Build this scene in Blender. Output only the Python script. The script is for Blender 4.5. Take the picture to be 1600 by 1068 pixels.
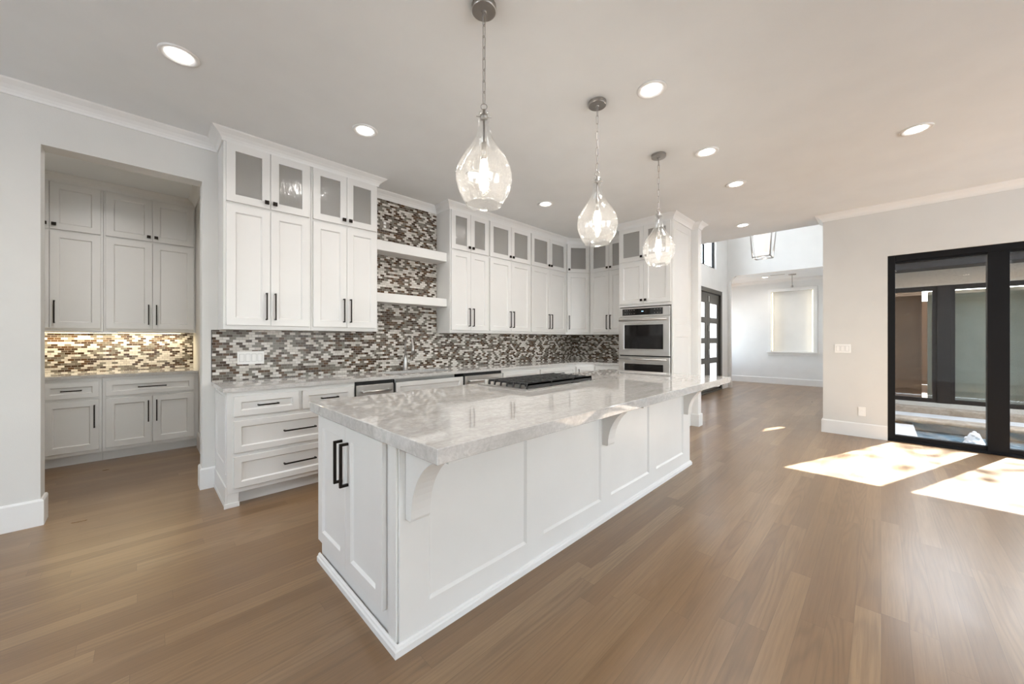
import bpy, bmesh, math, random
from mathutils import Vector, Matrix
random.seed(7)
for o in list(bpy.data.objects): bpy.data.objects.remove(o)
SC = bpy.context.scene
COL = SC.collection
R = math.radians

# ------------------------------------------------------------------ camera
cam_d = bpy.data.cameras.new('camera')
cam = bpy.data.objects.new('camera', cam_d); COL.objects.link(cam)
cam.location = (0, 0, 1.283)
cam.rotation_euler = (R(90), 0, R(-45))
cam_d.sensor_width = 36.0
cam_d.lens = 36.0 * 577.0 / 1600.0
cam_d.shift_y = -4.0 / 1600.0
cam_d.clip_start = 0.02
cam_d.clip_end = 200
SC.camera = cam

# ------------------------------------------------------------------ sky, sun, exposure
W = bpy.data.worlds.new('world'); SC.world = W; W.use_nodes = True
wn = W.node_tree; wn.nodes.clear()
wo = wn.nodes.new('ShaderNodeOutputWorld'); bg = wn.nodes.new('ShaderNodeBackground')
sky = wn.nodes.new('ShaderNodeTexSky'); sky.sky_type = 'NISHITA'; sky.sun_disc = False
sky.sun_elevation = R(43); sky.sun_rotation = R(110); sky.air_density = 1.3; sky.dust_density = 2.0
mixs = wn.nodes.new('ShaderNodeMixRGB'); mixs.blend_type = 'MIX'; mixs.inputs[0].default_value = .62
mixs.inputs[2].default_value = (5.1, 5.4, 5.85, 1)
wn.links.new(sky.outputs[0], mixs.inputs[1]); wn.links.new(mixs.outputs[0], bg.inputs[0]); wn.links.new(bg.outputs[0], wo.inputs[0])
SKY_STRENGTH = 2.1
bg.inputs[1].default_value = SKY_STRENGTH
sun_d = bpy.data.lights.new('sun', 'SUN'); sun_d.energy = 75.0; sun_d.angle = R(0.6); sun_d.color = (1, .98, .965)
sun = bpy.data.objects.new('sun', sun_d); COL.objects.link(sun)
SUN_DIR = Vector((-2.27, .858, -2.268))
sun.rotation_euler = SUN_DIR.to_track_quat('-Z', 'Y').to_euler(); sun.location = (14, -6, 12)
CAN_W = 5.0
CAN_COL = (1, .965, .925)
vs = SC.view_settings
vs.view_transform = 'Standard'; vs.look = 'None'; vs.gamma = 1.0; vs.use_curve_mapping = False
vs.exposure = 0.18
SC.cycles.max_bounces = 10; SC.cycles.diffuse_bounces = 6; SC.cycles.glossy_bounces = 5
SC.cycles.transparent_max_bounces = 16; SC.cycles.transmission_bounces = 6
SC.cycles.sample_clamp_indirect = 6.0
SC.cycles.caustics_reflective = False; SC.cycles.caustics_refractive = False

# ------------------------------------------------------------------ materials
def nmat(name):
    m = bpy.data.materials.new(name); m.use_nodes = True
    nt = m.node_tree; b = nt.nodes['Principled BSDF']
    return m, nt, b
class NB:
    """tiny node builder"""
    def __init__(s, nt): s.nt = nt
    def n(s, t, **k):
        x = s.nt.nodes.new(t)
        for a, v in k.items(): setattr(x, a, v)
        return x
    def put(s, sock, v):
        if hasattr(v, 'is_output'): s.nt.links.new(v, sock)
        else: sock.default_value = v
    def math(s, op, a, b=None, c=None):
        x = s.n('ShaderNodeMath', operation=op); s.put(x.inputs[0], a)
        if b is not None: s.put(x.inputs[1], b)
        if c is not None: s.put(x.inputs[2], c)
        return x.outputs[0]
    def xyz(s, x, y, z):
        c = s.n('ShaderNodeCombineXYZ'); s.put(c.inputs[0], x); s.put(c.inputs[1], y); s.put(c.inputs[2], z); return c.outputs[0]
    def sep(s, v):
        c = s.n('ShaderNodeSeparateXYZ'); s.put(c.inputs[0], v); return c.outputs
    def coord(s): return s.n('ShaderNodeTexCoord').outputs['Object']
    def noise(s, vec, scale, detail=2, rough=.5, dist=0):
        x = s.n('ShaderNodeTexNoise'); s.put(x.inputs['Vector'], vec)
        x.inputs['Scale'].default_value = scale; x.inputs['Detail'].default_value = detail
        x.inputs['Roughness'].default_value = rough; x.inputs['Distortion'].default_value = dist
        return x.outputs[0]
    def wnoise(s, vec):
        x = s.n('ShaderNodeTexWhiteNoise', noise_dimensions='3D'); s.put(x.inputs['Vector'], vec); return x.outputs[0]
    def ramp(s, f, stops, interp='LINEAR'):
        x = s.n('ShaderNodeValToRGB'); cr = x.color_ramp; cr.interpolation = interp
        while len(cr.elements) < len(stops): cr.elements.new(.5)
        for e, (p, c) in zip(cr.elements, stops):
            e.position = p; e.color = (*c, 1) if len(c) == 3 else c
        s.put(x.inputs[0], f); return x.outputs[0]
    def mix(s, f, a, b, mode='MIX'):
        x = s.n('ShaderNodeMixRGB', blend_type=mode)
        s.put(x.inputs[0], f)
        for i, v in ((1, a), (2, b)):
            if isinstance(v, tuple): v = (*v, 1) if len(v) == 3 else v
            s.put(x.inputs[i], v)
        return x.outputs[0]
    def bump(s, h, strength, dist=.01):
        x = s.n('ShaderNodeBump'); x.inputs['Strength'].default_value = strength; x.inputs['Distance'].default_value = dist
        s.put(x.inputs['Height'], h); return x.outputs[0]

def paint(name, col, rough=.5, bump=.0, coat=0, var=.02):
    m, nt, b = nmat(name); g = NB(nt); c = g.coord()
    f = g.noise(c, 3.0, 3)
    lo = tuple(x * (1 - var) for x in col); hi = tuple(min(1, x * (1 + var)) for x in col)
    g.put(b.inputs['Base Color'], g.ramp(f, [(.3, lo), (.7, hi)]))
    b.inputs['Roughness'].default_value = rough
    if coat: b.inputs['Coat Weight'].default_value = coat; b.inputs['Coat Roughness'].default_value = .15
    if bump: g.put(b.inputs['Normal'], g.bump(g.noise(c, 180, 2), bump, .002))
    return m
def metal(name, col, rough, brushed=False):
    m, nt, b = nmat(name); g = NB(nt)
    b.inputs['Metallic'].default_value = 1; b.inputs['Base Color'].default_value = (*col, 1)
    c = g.sep(g.coord())
    if brushed: v = g.xyz(g.math('MULTIPLY', c[0], 2), g.math('MULTIPLY', c[1], 2), g.math('MULTIPLY', c[2], 260))
    else: v = g.xyz(g.math('MULTIPLY', c[0], 40), g.math('MULTIPLY', c[1], 40), g.math('MULTIPLY', c[2], 40))
    f = g.noise(v, 1, 2)
    g.put(b.inputs['Roughness'], g.math('MULTIPLY_ADD', f, .14 if brushed else .05, rough - .03))
    return m
def emit(name, col, strength):
    m, nt, b = nmat(name)
    b.inputs['Base Color'].default_value = (*col, 1)
    b.inputs['Emission Color'].default_value = (*col, 1); b.inputs['Emission Strength'].default_value = strength
    return m
def glass(name, tint, fac_base, rough=.02, bump=0, bscale=40, frost=0.0, speck=False, stretch=1):
    """thin pane: transparent + glossy (fresnel), optionally part translucent"""
    m = bpy.data.materials.new(name); m.use_nodes = True; nt = m.node_tree; nt.nodes.clear(); g = NB(nt)
    out = g.n('ShaderNodeOutputMaterial')
    tr = g.n('ShaderNodeBsdfTransparent'); tr.inputs[0].default_value = (*tint, 1)
    gl = g.n('ShaderNodeBsdfGlossy'); gl.inputs[0].default_value = (1, 1, 1, 1); gl.inputs['Roughness'].default_value = rough
    fr = g.n('ShaderNodeLayerWeight'); fr.inputs['Blend'].default_value = .5      # Facing = 1 - |cos|
    f = g.math('MULTIPLY_ADD', g.math('POWER', fr.outputs['Facing'], 5.0), .9, .04 + fac_base); f = g.math('MINIMUM', f, .95)
    base = tr.outputs[0]
    if frost or speck:
        tl = g.n('ShaderNodeBsdfTranslucent'); tl.inputs[0].default_value = (.95, .94, .92, 1)
        df = g.n('ShaderNodeBsdfDiffuse'); df.inputs[0].default_value = (.9, .875, .84, 1)
        mm = g.n('ShaderNodeMixShader'); mm.inputs[0].default_value = .35
        nt.links.new(tl.outputs[0], mm.inputs[1]); nt.links.new(df.outputs[0], mm.inputs[2])
        mx = g.n('ShaderNodeMixShader')
        if speck:
            v = g.n('ShaderNodeTexVoronoi'); v.inputs['Scale'].default_value = 120; g.put(v.inputs['Vector'], g.coord())
            k = g.math('LESS_THAN', v.outputs['Distance'], .24)
            g.put(mx.inputs[0], g.math('MULTIPLY_ADD', k, .17, frost))
        else: mx.inputs[0].default_value = frost
        nt.links.new(base, mx.inputs[1]); nt.links.new(mm.outputs[0], mx.inputs[2]); base = mx.outputs[0]
    ms = g.n('ShaderNodeMixShader'); g.put(ms.inputs[0], f)
    nt.links.new(base, ms.inputs[1]); nt.links.new(gl.outputs[0], ms.inputs[2]); nt.links.new(ms.outputs[0], out.inputs[0])
    if bump:
        c = g.sep(g.coord())
        nz = g.noise(g.xyz(c[0], c[1], g.math('MULTIPLY', c[2], stretch)), bscale, 2)
        bo = g.bump(nz, bump, .01); nt.links.new(bo, gl.inputs['Normal']); nt.links.new(bo, fr.inputs['Normal'])
    return m

def floor_mat():
    m, nt, b = nmat('oak_planks'); g = NB(nt)
    c = g.sep(g.coord()); PW = .0885
    yr = g.math('DIVIDE', c[1], PW); row = g.math('FLOOR', yr)
    off = g.math('MULTIPLY', g.wnoise(g.xyz(row, 3.7, 1.1)), 7.0)
    xr = g.math('DIVIDE', g.math('ADD', c[0], off), 1.25); colm = g.math('FLOOR', xr)
    rnd = g.wnoise(g.xyz(row, colm, 5.0)); rnd2 = g.wnoise(g.xyz(colm, row, 9.0)); rnd3 = g.wnoise(g.xyz(colm, 4.0, row))
    sx = g.math('MULTIPLY_ADD', rnd, 37.0, c[0]); sy = g.math('MULTIPLY_ADD', rnd2, 11.0, c[1])
    fine = g.noise(g.xyz(g.math('MULTIPLY', sx, 3.5), g.math('MULTIPLY', sy, 85.0), rnd), 1, 4, .6)
    cath = g.noise(g.xyz(g.math('MULTIPLY', sx, .9), g.math('MULTIPLY', sy, 10.0), rnd2), 1, 0.6, .35)
    rings = g.math('MULTIPLY_ADD', g.math('SINE', g.math('MULTIPLY', cath, 62.0)), .5, .5)
    rings = g.math('MULTIPLY', g.math('POWER', rings, 2.2), g.math('MULTIPLY_ADD', g.math('GREATER_THAN', rnd2, .62), .85, .15))
    base = g.ramp(rnd, [(0, (.194, .112, .052)), (.4, (.232, .138, .066)), (.75, (.256, .155, .076)), (1, (.308, .198, .104))])
    base = g.mix(g.math('MULTIPLY', rnd3, .2), base, (.218, .138, .080))
    dk = g.ramp(fine, [(.30, (1, 1, 1)), (.62, (0, 0, 0))])
    base = g.mix(g.math('MULTIPLY', dk, .36), base, (.115, .066, .032))
    base = g.mix(g.math('MULTIPLY', rings, .30), base, (.105, .060, .030))
    kn = g.n('ShaderNodeTexVoronoi'); kn.inputs['Scale'].default_value = 1.3; g.put(kn.inputs['Vector'], g.xyz(c[0], g.math('MULTIPLY', c[1], 2.2), 0))
    k = g.ramp(kn.outputs['Distance'], [(.004, (1, 1, 1)), (.014, (0, 0, 0))])
    base = g.mix(g.math('MULTIPLY', k, .6), base, (.03, .018, .01))
    ey = g.math('ABSOLUTE', g.math('SUBTRACT', g.math('FRACT', yr), .5)); ex = g.math('ABSOLUTE', g.math('SUBTRACT', g.math('FRACT', xr), .5))
    gap = g.math('MAXIMUM', g.math('GREATER_THAN', ey, .490), g.math('GREATER_THAN', ex, .4992))
    base = g.mix(g.math('MULTIPLY', gap, .35), base, (.07, .042, .024))
    g.put(b.inputs['Base Color'], base)
    big = g.noise(g.xyz(c[0], g.math('MULTIPLY', c[1], 2), 0), 2.2, 2)
    g.put(b.inputs['Roughness'], g.math('MULTIPLY_ADD', big, .08, .255))
    b.inputs['Specular IOR Level'].default_value = .7
    return m
def quartz_mat():
    m, nt, b = nmat('quartzite'); g = NB(nt); c = g.coord()
    s = g.sep(c)
    v = g.xyz(g.math('MULTIPLY_ADD', s[1], .25, g.math('MULTIPLY', s[0], .7)), g.math('MULTIPLY', s[1], 3.6), g.math('MULTIPLY', s[2], 3))
    a = g.noise(v, 2.2, 8, .66, 1.2)
    d = g.noise(c, 34, 5, .65, 1.0)
    base = g.ramp(a, [(.28, (.44, .425, .405)), (.42, (.57, .555, .535)), (.52, (.64, .625, .605)), (.62, (.58, .565, .55)), (.75, (.69, .68, .66))])
    base = g.mix(g.ramp(d, [(.38, (.55, .55, .55)), (.62, (0, 0, 0))]), base, (.43, .415, .40))
    vein = g.math('ABSOLUTE', g.math('SUBTRACT', g.noise(v, 1.3, 6, .6, 2.2), .5))
    vein = g.ramp(vein, [(0, (1, 1, 1)), (.014, (0, 0, 0))])
    base = g.mix(g.math('MULTIPLY', vein, .22), base, (.33, .31, .29))
    g.put(b.inputs['Base Color'], base)
    b.inputs['Roughness'].default_value = .025
    b.inputs['Specular IOR Level'].default_value = .95
    return m
def tile_mat():
    m, nt, b = nmat('glass_mosaic'); g = NB(nt); c = g.sep(g.coord())
    TW, TH = .0475, .0237
    u = g.math('DIVIDE', g.math('ADD', c[0], c[1]), TW); w = g.math('DIVIDE', c[2], TH)
    row = g.math('FLOOR', w)
    u = g.math('MULTIPLY_ADD', row, .5, u); col = g.math('FLOOR', u)
    r = g.wnoise(g.xyz(row, col, 2.0)); r2 = g.wnoise(g.xyz(col, row, 8.0))
    base = g.ramp(r, [(0, (.040, .019, .008)), (.18, (.085, .042, .016)), (.32, (.13, .112, .088)), (.47, (.19, .172, .145)), (.62, (.58, .54, .49)), (.82, (.70, .665, .62))], 'CONSTANT')
    base = g.mix(g.math('MULTIPLY', r2, .16), base, (.25, .22, .19))
    eu = g.math('ABSOLUTE', g.math('SUBTRACT', g.math('FRACT', u), .5)); ew = g.math('ABSOLUTE', g.math('SUBTRACT', g.math('FRACT', w), .5))
    gr = g.math('MAXIMUM', g.math('GREATER_THAN', eu, .472), g.math('GREATER_THAN', ew, .445))
    base = g.mix(gr, base, (.30, .275, .25)); g.put(b.inputs['Base Color'], base)
    g.put(b.inputs['Roughness'], g.math('MULTIPLY_ADD', gr, .5, g.math('MULTIPLY_ADD', r2, .2, .12)))
    b.inputs['Specular IOR Level'].default_value = .2
    g.put(b.inputs['Normal'], g.bump(g.math('SUBTRACT', 1, gr), .25, .002))
    return m
def stone_mat(name, c0, c1, scale, rough=.8):
    m, nt, b = nmat(name); g = NB(nt); c = g.coord()
    f = g.noise(c, scale, 6, .65, .5)
    g.put(b.inputs['Base Color'], g.ramp(f, [(.3, c0), (.7, c1)])); b.inputs['Roughness'].default_value = rough
    g.put(b.inputs['Normal'], g.bump(f, .4, .02)); return m
def water_mat():
    m, nt, b = nmat('pool_water'); g = NB(nt); c = g.coord()
    f = g.noise(c, 7, 4, .6, 1.2)
    g.put(b.inputs['Base Color'], g.ramp(f, [(.35, (.06, .12, .16)), (.55, (.18, .28, .34)), (.7, (.5, .6, .66))]))
    b.inputs['Roughness'].default_value = .08
    g.put(b.inputs['Normal'], g.bump(f, .8, .05)); return m
def leaf_mat():
    m, nt, b = nmat('leaves'); g = NB(nt); c = g.coord()
    g.put(b.inputs['Base Color'], g.ramp(g.noise(c, 4, 3), [(.3, (.03, .07, .02)), (.7, (.09, .16, .05))])); b.inputs['Roughness'].default_value = .6
    return m

M_CAB = paint('cabinet_white', (.73, .72, .70), .32)
M_ISL = M_CAB
M_TRIM = paint('trim_white', (.76, .755, .74), .4)
M_WALL = paint('wall_greige', (.65, .64, .615), .75, .15)
M_CEIL = paint('ceiling_paint', (.765, .780, .787), .85, .1)
M_WHITE = paint('foyer_white', (.80, .79, .77), .8)
M_DINE = paint('dining_grey', (.72, .72, .705), .75)
M_PLATE = paint('plate_white', (.84, .83, .81), .35)
M_BLACK = metal('black_bronze', (.028, .023, .02), .42)
M_BLACKF = paint('black_frame', (.008, .008, .009), .5)
M_BLACKF.node_tree.nodes['Principled BSDF'].inputs['Specular IOR Level'].default_value = .15
M_STEEL = metal('stainless', (.62, .60, .58), .27, True)
M_CHROME = metal('chrome', (.80, .79, .78), .12)
M_NICKEL = metal('brushed_nickel', (.42, .40, .38), .32)
M_IRON = paint('cast_iron', (.035, .034, .033), .55, .2)
M_OVENG = paint('oven_glass', (.010, .009, .009), .06)
M_OVENG.node_tree.nodes['Principled BSDF'].inputs['Specular IOR Level'].default_value = .35
M_DARK = paint('dark_gap', (.015, .015, .015), .7)
M_ROCKER_SHADE = paint('rocker_gap_shade', (.42, .41, .40), .6)  # grey stands in for the shadow line round each rocker
M_FLOOR = floor_mat(); M_QUARTZ = quartz_mat(); M_TILE = tile_mat()
M_RAIN = glass('rain_glass', (.9, .9, .89), .03, .12, .35, 60, .45, stretch=.35)
M_PANE = glass('clear_pane', (.95, .96, .96), .01)
M_TINT = glass('tinted_pane', (.82, .845, .85), .01)
M_SEED = glass('seeded_glass', (.975, .98, .98), .01, .07, .10, 50, .018, speck=True)
M_LITE = glass('frosted_lite', (.9, .92, .95), .02, .3, 0, 40, .65)
M_LENS = emit('lamp_lens', (1, .965, .92), 9.0)
M_BULB = emit('bulb_glow', (1, .92, .80), 25.0)
M_SHADE = emit('lantern_shade', (1, .93, .87), .35)
M_LED = emit('led_strip', (1, .87, .64), 5.0)
M_LEDP = emit('pantry_led', (1, .84, .5), 7.0)
M_DISPLAY = emit('oven_display', (.5, .75, 1), 1.2)
M_DOOR = paint('door_taupe', (.075, .068, .058), .4)
M_STUCCO = stone_mat('stucco', (.48, .48, .445), (.58, .58, .54), 30)
M_PAVE = stone_mat('paving', (.46, .46, .45), (.62, .62, .61), 5)
M_COPING = stone_mat('coping', (.22, .17, .12), (.42, .36, .29), 9)
M_PANE_REFL = stone_mat('pale_reflection', (.26, .28, .23), (.33, .355, .30), 3)  # pale tone standing in for reflections in the opposite panes
M_BROWN = stone_mat('brown_room', (.16, .09, .05), (.24, .14, .08), 2)
M_BRICK = stone_mat('brown_cladding', (.10, .065, .04), (.17, .115, .075), 8)
M_WATER = water_mat()
M_FOAM = paint('foam', (.85, .9, .95), .4)
M_LEAF = leaf_mat(); M_BARK = stone_mat('bark', (.08, .055, .035), (.16, .12, .08), 12)
M_ROOF = stone_mat('roof_shingle', (.06, .055, .05), (.11, .10, .095), 20)

# ------------------------------------------------------------------ geometry helpers
def box(bm, x0, x1, y0, y1, z0, z1):
    if x0 > x1: x0, x1 = x1, x0
    if y0 > y1: y0, y1 = y1, y0
    v = [bm.verts.new(p) for p in ((x0,y0,z0),(x1,y0,z0),(x1,y1,z0),(x0,y1,z0),(x0,y0,z1),(x1,y0,z1),(x1,y1,z1),(x0,y1,z1))]
    for f in ((3,2,1,0),(4,5,6,7),(0,1,5,4),(1,2,6,5),(2,3,7,6),(3,0,4,7)): bm.faces.new([v[i] for i in f])
def prism(bm, poly, z0, z1):
    n = len(poly)
    a = [bm.verts.new((x, y, z0)) for x, y in poly]; b = [bm.verts.new((x, y, z1)) for x, y in poly]
    bm.faces.new(a[::-1]); bm.faces.new(b)
    for i in range(n): bm.faces.new((a[i], a[(i+1) % n], b[(i+1) % n], b[i]))
def prism_yz(bm, poly, x0, x1):
    n = len(poly)
    a = [bm.verts.new((x0, y, z)) for y, z in poly]; b = [bm.verts.new((x1, y, z)) for y, z in poly]
    bm.faces.new(a); bm.faces.new(b[::-1])
    for i in range(n): bm.faces.new((a[i], b[i], b[(i+1) % n], a[(i+1) % n]))
def lathe(bm, prof, seg=32, cx=0, cy=0, closed=False):
    rings = []
    for r, z in prof:
        if r < 1e-5: rings.append([bm.verts.new((cx, cy, z))])
        else: rings.append([bm.verts.new((cx + r*math.cos(2*math.pi*i/seg), cy + r*math.sin(2*math.pi*i/seg), z)) for i in range(seg)])
    prs = list(zip(rings, rings[1:]))
    if closed: prs.append((rings[-1], rings[0]))
    for A, B in prs:
        for i in range(seg):
            j = (i+1) % seg
            if len(A) == 1 and len(B) == 1: continue
            if len(A) == 1: bm.faces.new((A[0], B[j], B[i]))
            elif len(B) == 1: bm.faces.new((A[i], A[j], B[0]))
            else: bm.faces.new((A[i], A[j], B[j], B[i]))
def tube(bm, pts, r, seg=10, closed=False):
    pts = [Vector(p) for p in pts]; n = len(pts); rings = []
    rr = r if isinstance(r, (list, tuple)) else [r]*n
    up = None
    for i, p in enumerate(pts):
        if closed: t = (pts[(i+1) % n] - pts[i-1])
        else: t = pts[min(i+1, n-1)] - pts[max(i-1, 0)]
        t.normalize()
        if up is None:
            up = Vector((0, 0, 1)) if abs(t.z) < .9 else Vector((1, 0, 0))
        a = (up - t * up.dot(t)).normalized(); up = a; b = t.cross(a)
        rings.append([bm.verts.new(p + (a*math.cos(2*math.pi*k/seg) + b*math.sin(2*math.pi*k/seg))*rr[i]) for k in range(seg)])
    m = n if closed else n-1
    for i in range(m):
        A, B = rings[i], rings[(i+1) % n]
        for k in range(seg):
            bm.faces.new((A[k], A[(k+1) % seg], B[(k+1) % seg], B[k]))
    if not closed:
        bm.faces.new(rings[0][::-1]); bm.faces.new(rings[-1])
def shaker(bm, x0, x1, z0, z1, yf, t=.02, rail=.06, rec=.012, slope=.009, open_=False):
    """front of a door or drawer in the local xz plane, front face at y = yf"""
    def ring(a, y): return [bm.verts.new(p) for p in ((x0+a, y, z0+a), (x1-a, y, z0+a), (x1-a, y, z1-a), (x0+a, y, z1-a))]
    e = .002
    back = ring(0, yf+t); side = ring(0, yf+e); fr = ring(e, yf); inn = ring(rail, yf)
    def join(A, B):
        for i in range(4): bm.faces.new((A[i], A[(i+1) % 4], B[(i+1) % 4], B[i]))
    join(back, side); join(side, fr); join(fr, inn)
    if open_:
        pin = ring(rail, yf+t); join(inn, pin); join(pin, back)
    else:
        p = ring(rail+slope, yf+rec); join(inn, p); bm.faces.new(p); bm.faces.new(back[::-1])
def mk(name, bm, mat, parent=None, bevel=0, smooth=False, loc=None, rotz=0):
    bmesh.ops.recalc_face_normals(bm, faces=bm.faces)
    me = bpy.data.meshes.new(name); bm.to_mesh(me); bm.free()
    me.materials.append(mat)
    if smooth:
        for p in me.polygons: p.use_smooth = True
    o = bpy.data.objects.new(name, me); COL.objects.link(o)
    if parent is not None: o.parent = parent
    if loc: o.location = loc
    if rotz: o.rotation_euler = (0, 0, rotz)
    if bevel:
        b = o.modifiers.new('bevel', 'BEVEL'); b.width = bevel; b.segments = 2; b.limit_method = 'ANGLE'; b.angle_limit = R(50)
    return o
def part(name, mat, parent, fn, bevel=0, smooth=False, label=None):
    bm = bmesh.new(); fn(bm); o = mk(name, bm, mat, parent, bevel, smooth)
    if label: o['label'] = label
    return o
def tag(o, label, cat, group=None):
    o['label'] = label; o['category'] = cat
    if group: o['group'] = group
    return o
def thing(name, label, cat, loc=(0, 0, 0), rotz=0, group=None):
    o = bpy.data.objects.new(name, None); COL.objects.link(o); o.empty_display_size = .1
    o.location = loc; o.rotation_euler = (0, 0, rotz)
    return tag(o, label, cat, group)
def struct(name, mat, boxes=None, fn=None, bevel=0, parent=None, smooth=False):
    bm = bmesh.new()
    for b in boxes or []: box(bm, *b)
    if fn: fn(bm)
    o = mk(name, bm, mat, parent, bevel, smooth)
    if parent is None: o['kind'] = 'structure'
    return o
def copy_tree(o, parent=None):
    c = o.copy(); COL.objects.link(c); c.parent = parent
    for ch in list(o.children): copy_tree(ch, c)
    return c
def sweep(bm, path, prof):
    """mitred moulding: prof = [(distance out from wall, z)], the room lies to the right of the path"""
    P = [Vector(p) for p in path]; n = len(P); N = []
    for a, b in zip(P, P[1:]):
        d = (b - a).normalized(); N.append(Vector((d.y, -d.x)))
    rings = []
    for i, p in enumerate(P):
        if i == 0: m = N[0]
        elif i == n-1: m = N[-1]
        else:
            s = N[i-1] + N[i]; m = s / (1 + N[i-1].dot(N[i]))
        rings.append([bm.verts.new((p.x + m.x*d, p.y + m.y*d, z)) for d, z in prof])
    k = len(prof)
    for A, B in zip(rings, rings[1:]):
        for j in range(k): bm.faces.new((A[j], A[(j+1) % k], B[(j+1) % k], B[j]))
    bm.faces.new(rings[0]); bm.faces.new(rings[-1][::-1])

ZC = 3.0          # kitchen ceiling
YS = 4.115        # long kitchen wall
XO = 5.79         # oven wall
XW = 6.70         # glass-door wall
YF = .575         # foyer side wall
YD = 2.92         # front-door wall
XT = 7.15         # where the low ceiling ends
XH = 11.10        # header into the far room
XN = 12.95        # far wall with the niche
ZH = 5.7

# ------------------------------------------------------------------ setting
struct('floor', M_FLOOR, [(-3.8, XW+.02, -4.8, 6.6, -.06, 0), (XW+.02, XN+.3, YF-.145, 6.6, -.06, 0)])
struct('ceiling', M_CEIL, [(-3.8, 6.85, -4.8, YS+.155, ZC, ZC+.12), (6.85, XT, YF-.145, YS+.155, ZC, ZC+.12)])
struct('ceiling_pantry', M_CEIL, [(-1.7, 1.0, YS+.155, 6.6, ZC, ZC+.12)])
struct('ceiling_foyer', M_WHITE, [(XT-.15, XH+.15, YF-.145, YD+.15, ZH, ZH+.12)])
struct('ceiling_dining', M_CEIL, [(XH+.15, XN+.3, YF-.145, 4.05, ZC, ZC+.12)])
struct('wall_kitchen', M_WALL, [(-3.8, -.50, YS, YS+.155, 0, ZC), (-.50, .36, YS, YS+.155, 2.635, ZC), (.36, XO+.13, YS, YS+.155, 0, ZC)])
struct('wall_oven', M_TRIM, [(XO, XO+.13, 1.91, YS, 0, ZC)])
DW0, DW1, DWZ = -.057, -3.56, 2.343      # sliding glass door opening
struct('wall_right', M_WALL, [(XW, XW+.15, DW0, YF, 0, ZC), (XW, XW+.15, DW1, DW0, DWZ, ZC), (XW, XW+.15, -4.8, DW1, 0, ZC)])
struct('wall_foyer', M_WHITE, [(XW+.15, 7.70, YF-.145, YF, 0, 4.2), (7.70, 8.46, YF-.145, YF, 0, .55), (7.70, 8.46, YF-.145, YF, 2.1, 4.2),
    (8.46, XN+.3, YF-.145, YF, 0, 4.2), (XW+.15, 7.4, YF-.145, YF, 4.2, ZH), (8.4, XN+.3, YF-.145, YF, 4.2, ZH), (7.4, 8.4, YF-.145, YF, 5.3, ZH)])
struct('wall_above_kitchen', M_WHITE, [(XT-.15, XT, YF-.145, YD+.15, ZC+.12, ZH)])
DX0, DX1, DZ = 8.64, 10.60, 2.51
CX0, CX1, CZ0, CZ1 = 8.70, 10.14, 3.03, 4.7
struct('wall_entry', M_WHITE, [(XO+.13, DX0, YD, YD+.15, 0, ZC), (DX1, XH, YD, YD+.15, 0, ZC), (DX0, DX1, YD, YD+.15, DZ, ZC),
    (XO+.13, CX0, YD, YD+.15, ZC, ZH), (CX1, XH, YD, YD+.15, ZC, ZH), (CX0, CX1, YD, YD+.15, ZC, CZ0), (CX0, CX1, YD, YD+.15, CZ1, ZH)])
struct('wall_header', M_WHITE, [(XH, XH+.15, YF, YD+.15, 2.965, ZH), (XH, XH+.15, 2.86, 4.05, 0, 2.965)])
NY0, NY1, NZ0, NZ1 = 1.30, 2.27, .935, 2.655
struct('wall_dining', M_DINE, [(XN, XN+.3, NY1, 4.05, 0, ZC), (XN, XN+.3, YF, NY0, 0, ZC), (XN, XN+.3, NY0, NY1, 0, NZ0), (XN, XN+.3, NY0, NY1, NZ1, ZC),
    (XN+.16, XN+.3, NY0, NY1, NZ0, NZ1)])
struct('wall_dining_side', M_DINE, [(XH+.15, 11.5, 3.9, 4.05, 0, ZC), (12.7, XN, 3.9, 4.05, 0, ZC), (11.5, 12.7, 3.9, 4.05, 0, .8), (11.5, 12.7, 3.9, 4.05, 2.5, ZC)])
struct('wall_pantry', M_WALL, [(-1.7, 1.0, 6.39, 6.55, 0, ZC), (.47, 1.0, YS+.155, 6.39, 0, ZC), (-1.7, -1.55, YS+.155, 6.39, 0, ZC)])
# the side of the room behind the camera, with window openings added for daylight
struct('wall_back', M_WALL, [(-3.8, 6.85, -4.8, -4.65, 0, .4), (-3.8, 6.85, -4.8, -4.65, 2.6, ZC), (-3.8, -1.6, -4.8, -4.65, .4, 2.6), (.8, 1.8, -4.8, -4.65, .4, 2.6), (6.5, 6.85, -4.8, -4.65, .4, 2.6)])
struct('added_porch_roof', M_TRIM, [(-4.2, 6.85, -6.1, -4.81, 2.75, 2.9)])     # unseen porch roof added to block direct sun at the back windows
struct('wall_left', M_WALL, [(-3.8, -3.65, -4.65, YS, 0, .8), (-3.8, -3.65, -4.65, YS, 2.7, ZC), (-3.8, -3.65, -4.65, 1.0, .8, 2.7), (-3.8, -3.65, 2.9, YS, .8, 2.7)])

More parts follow.
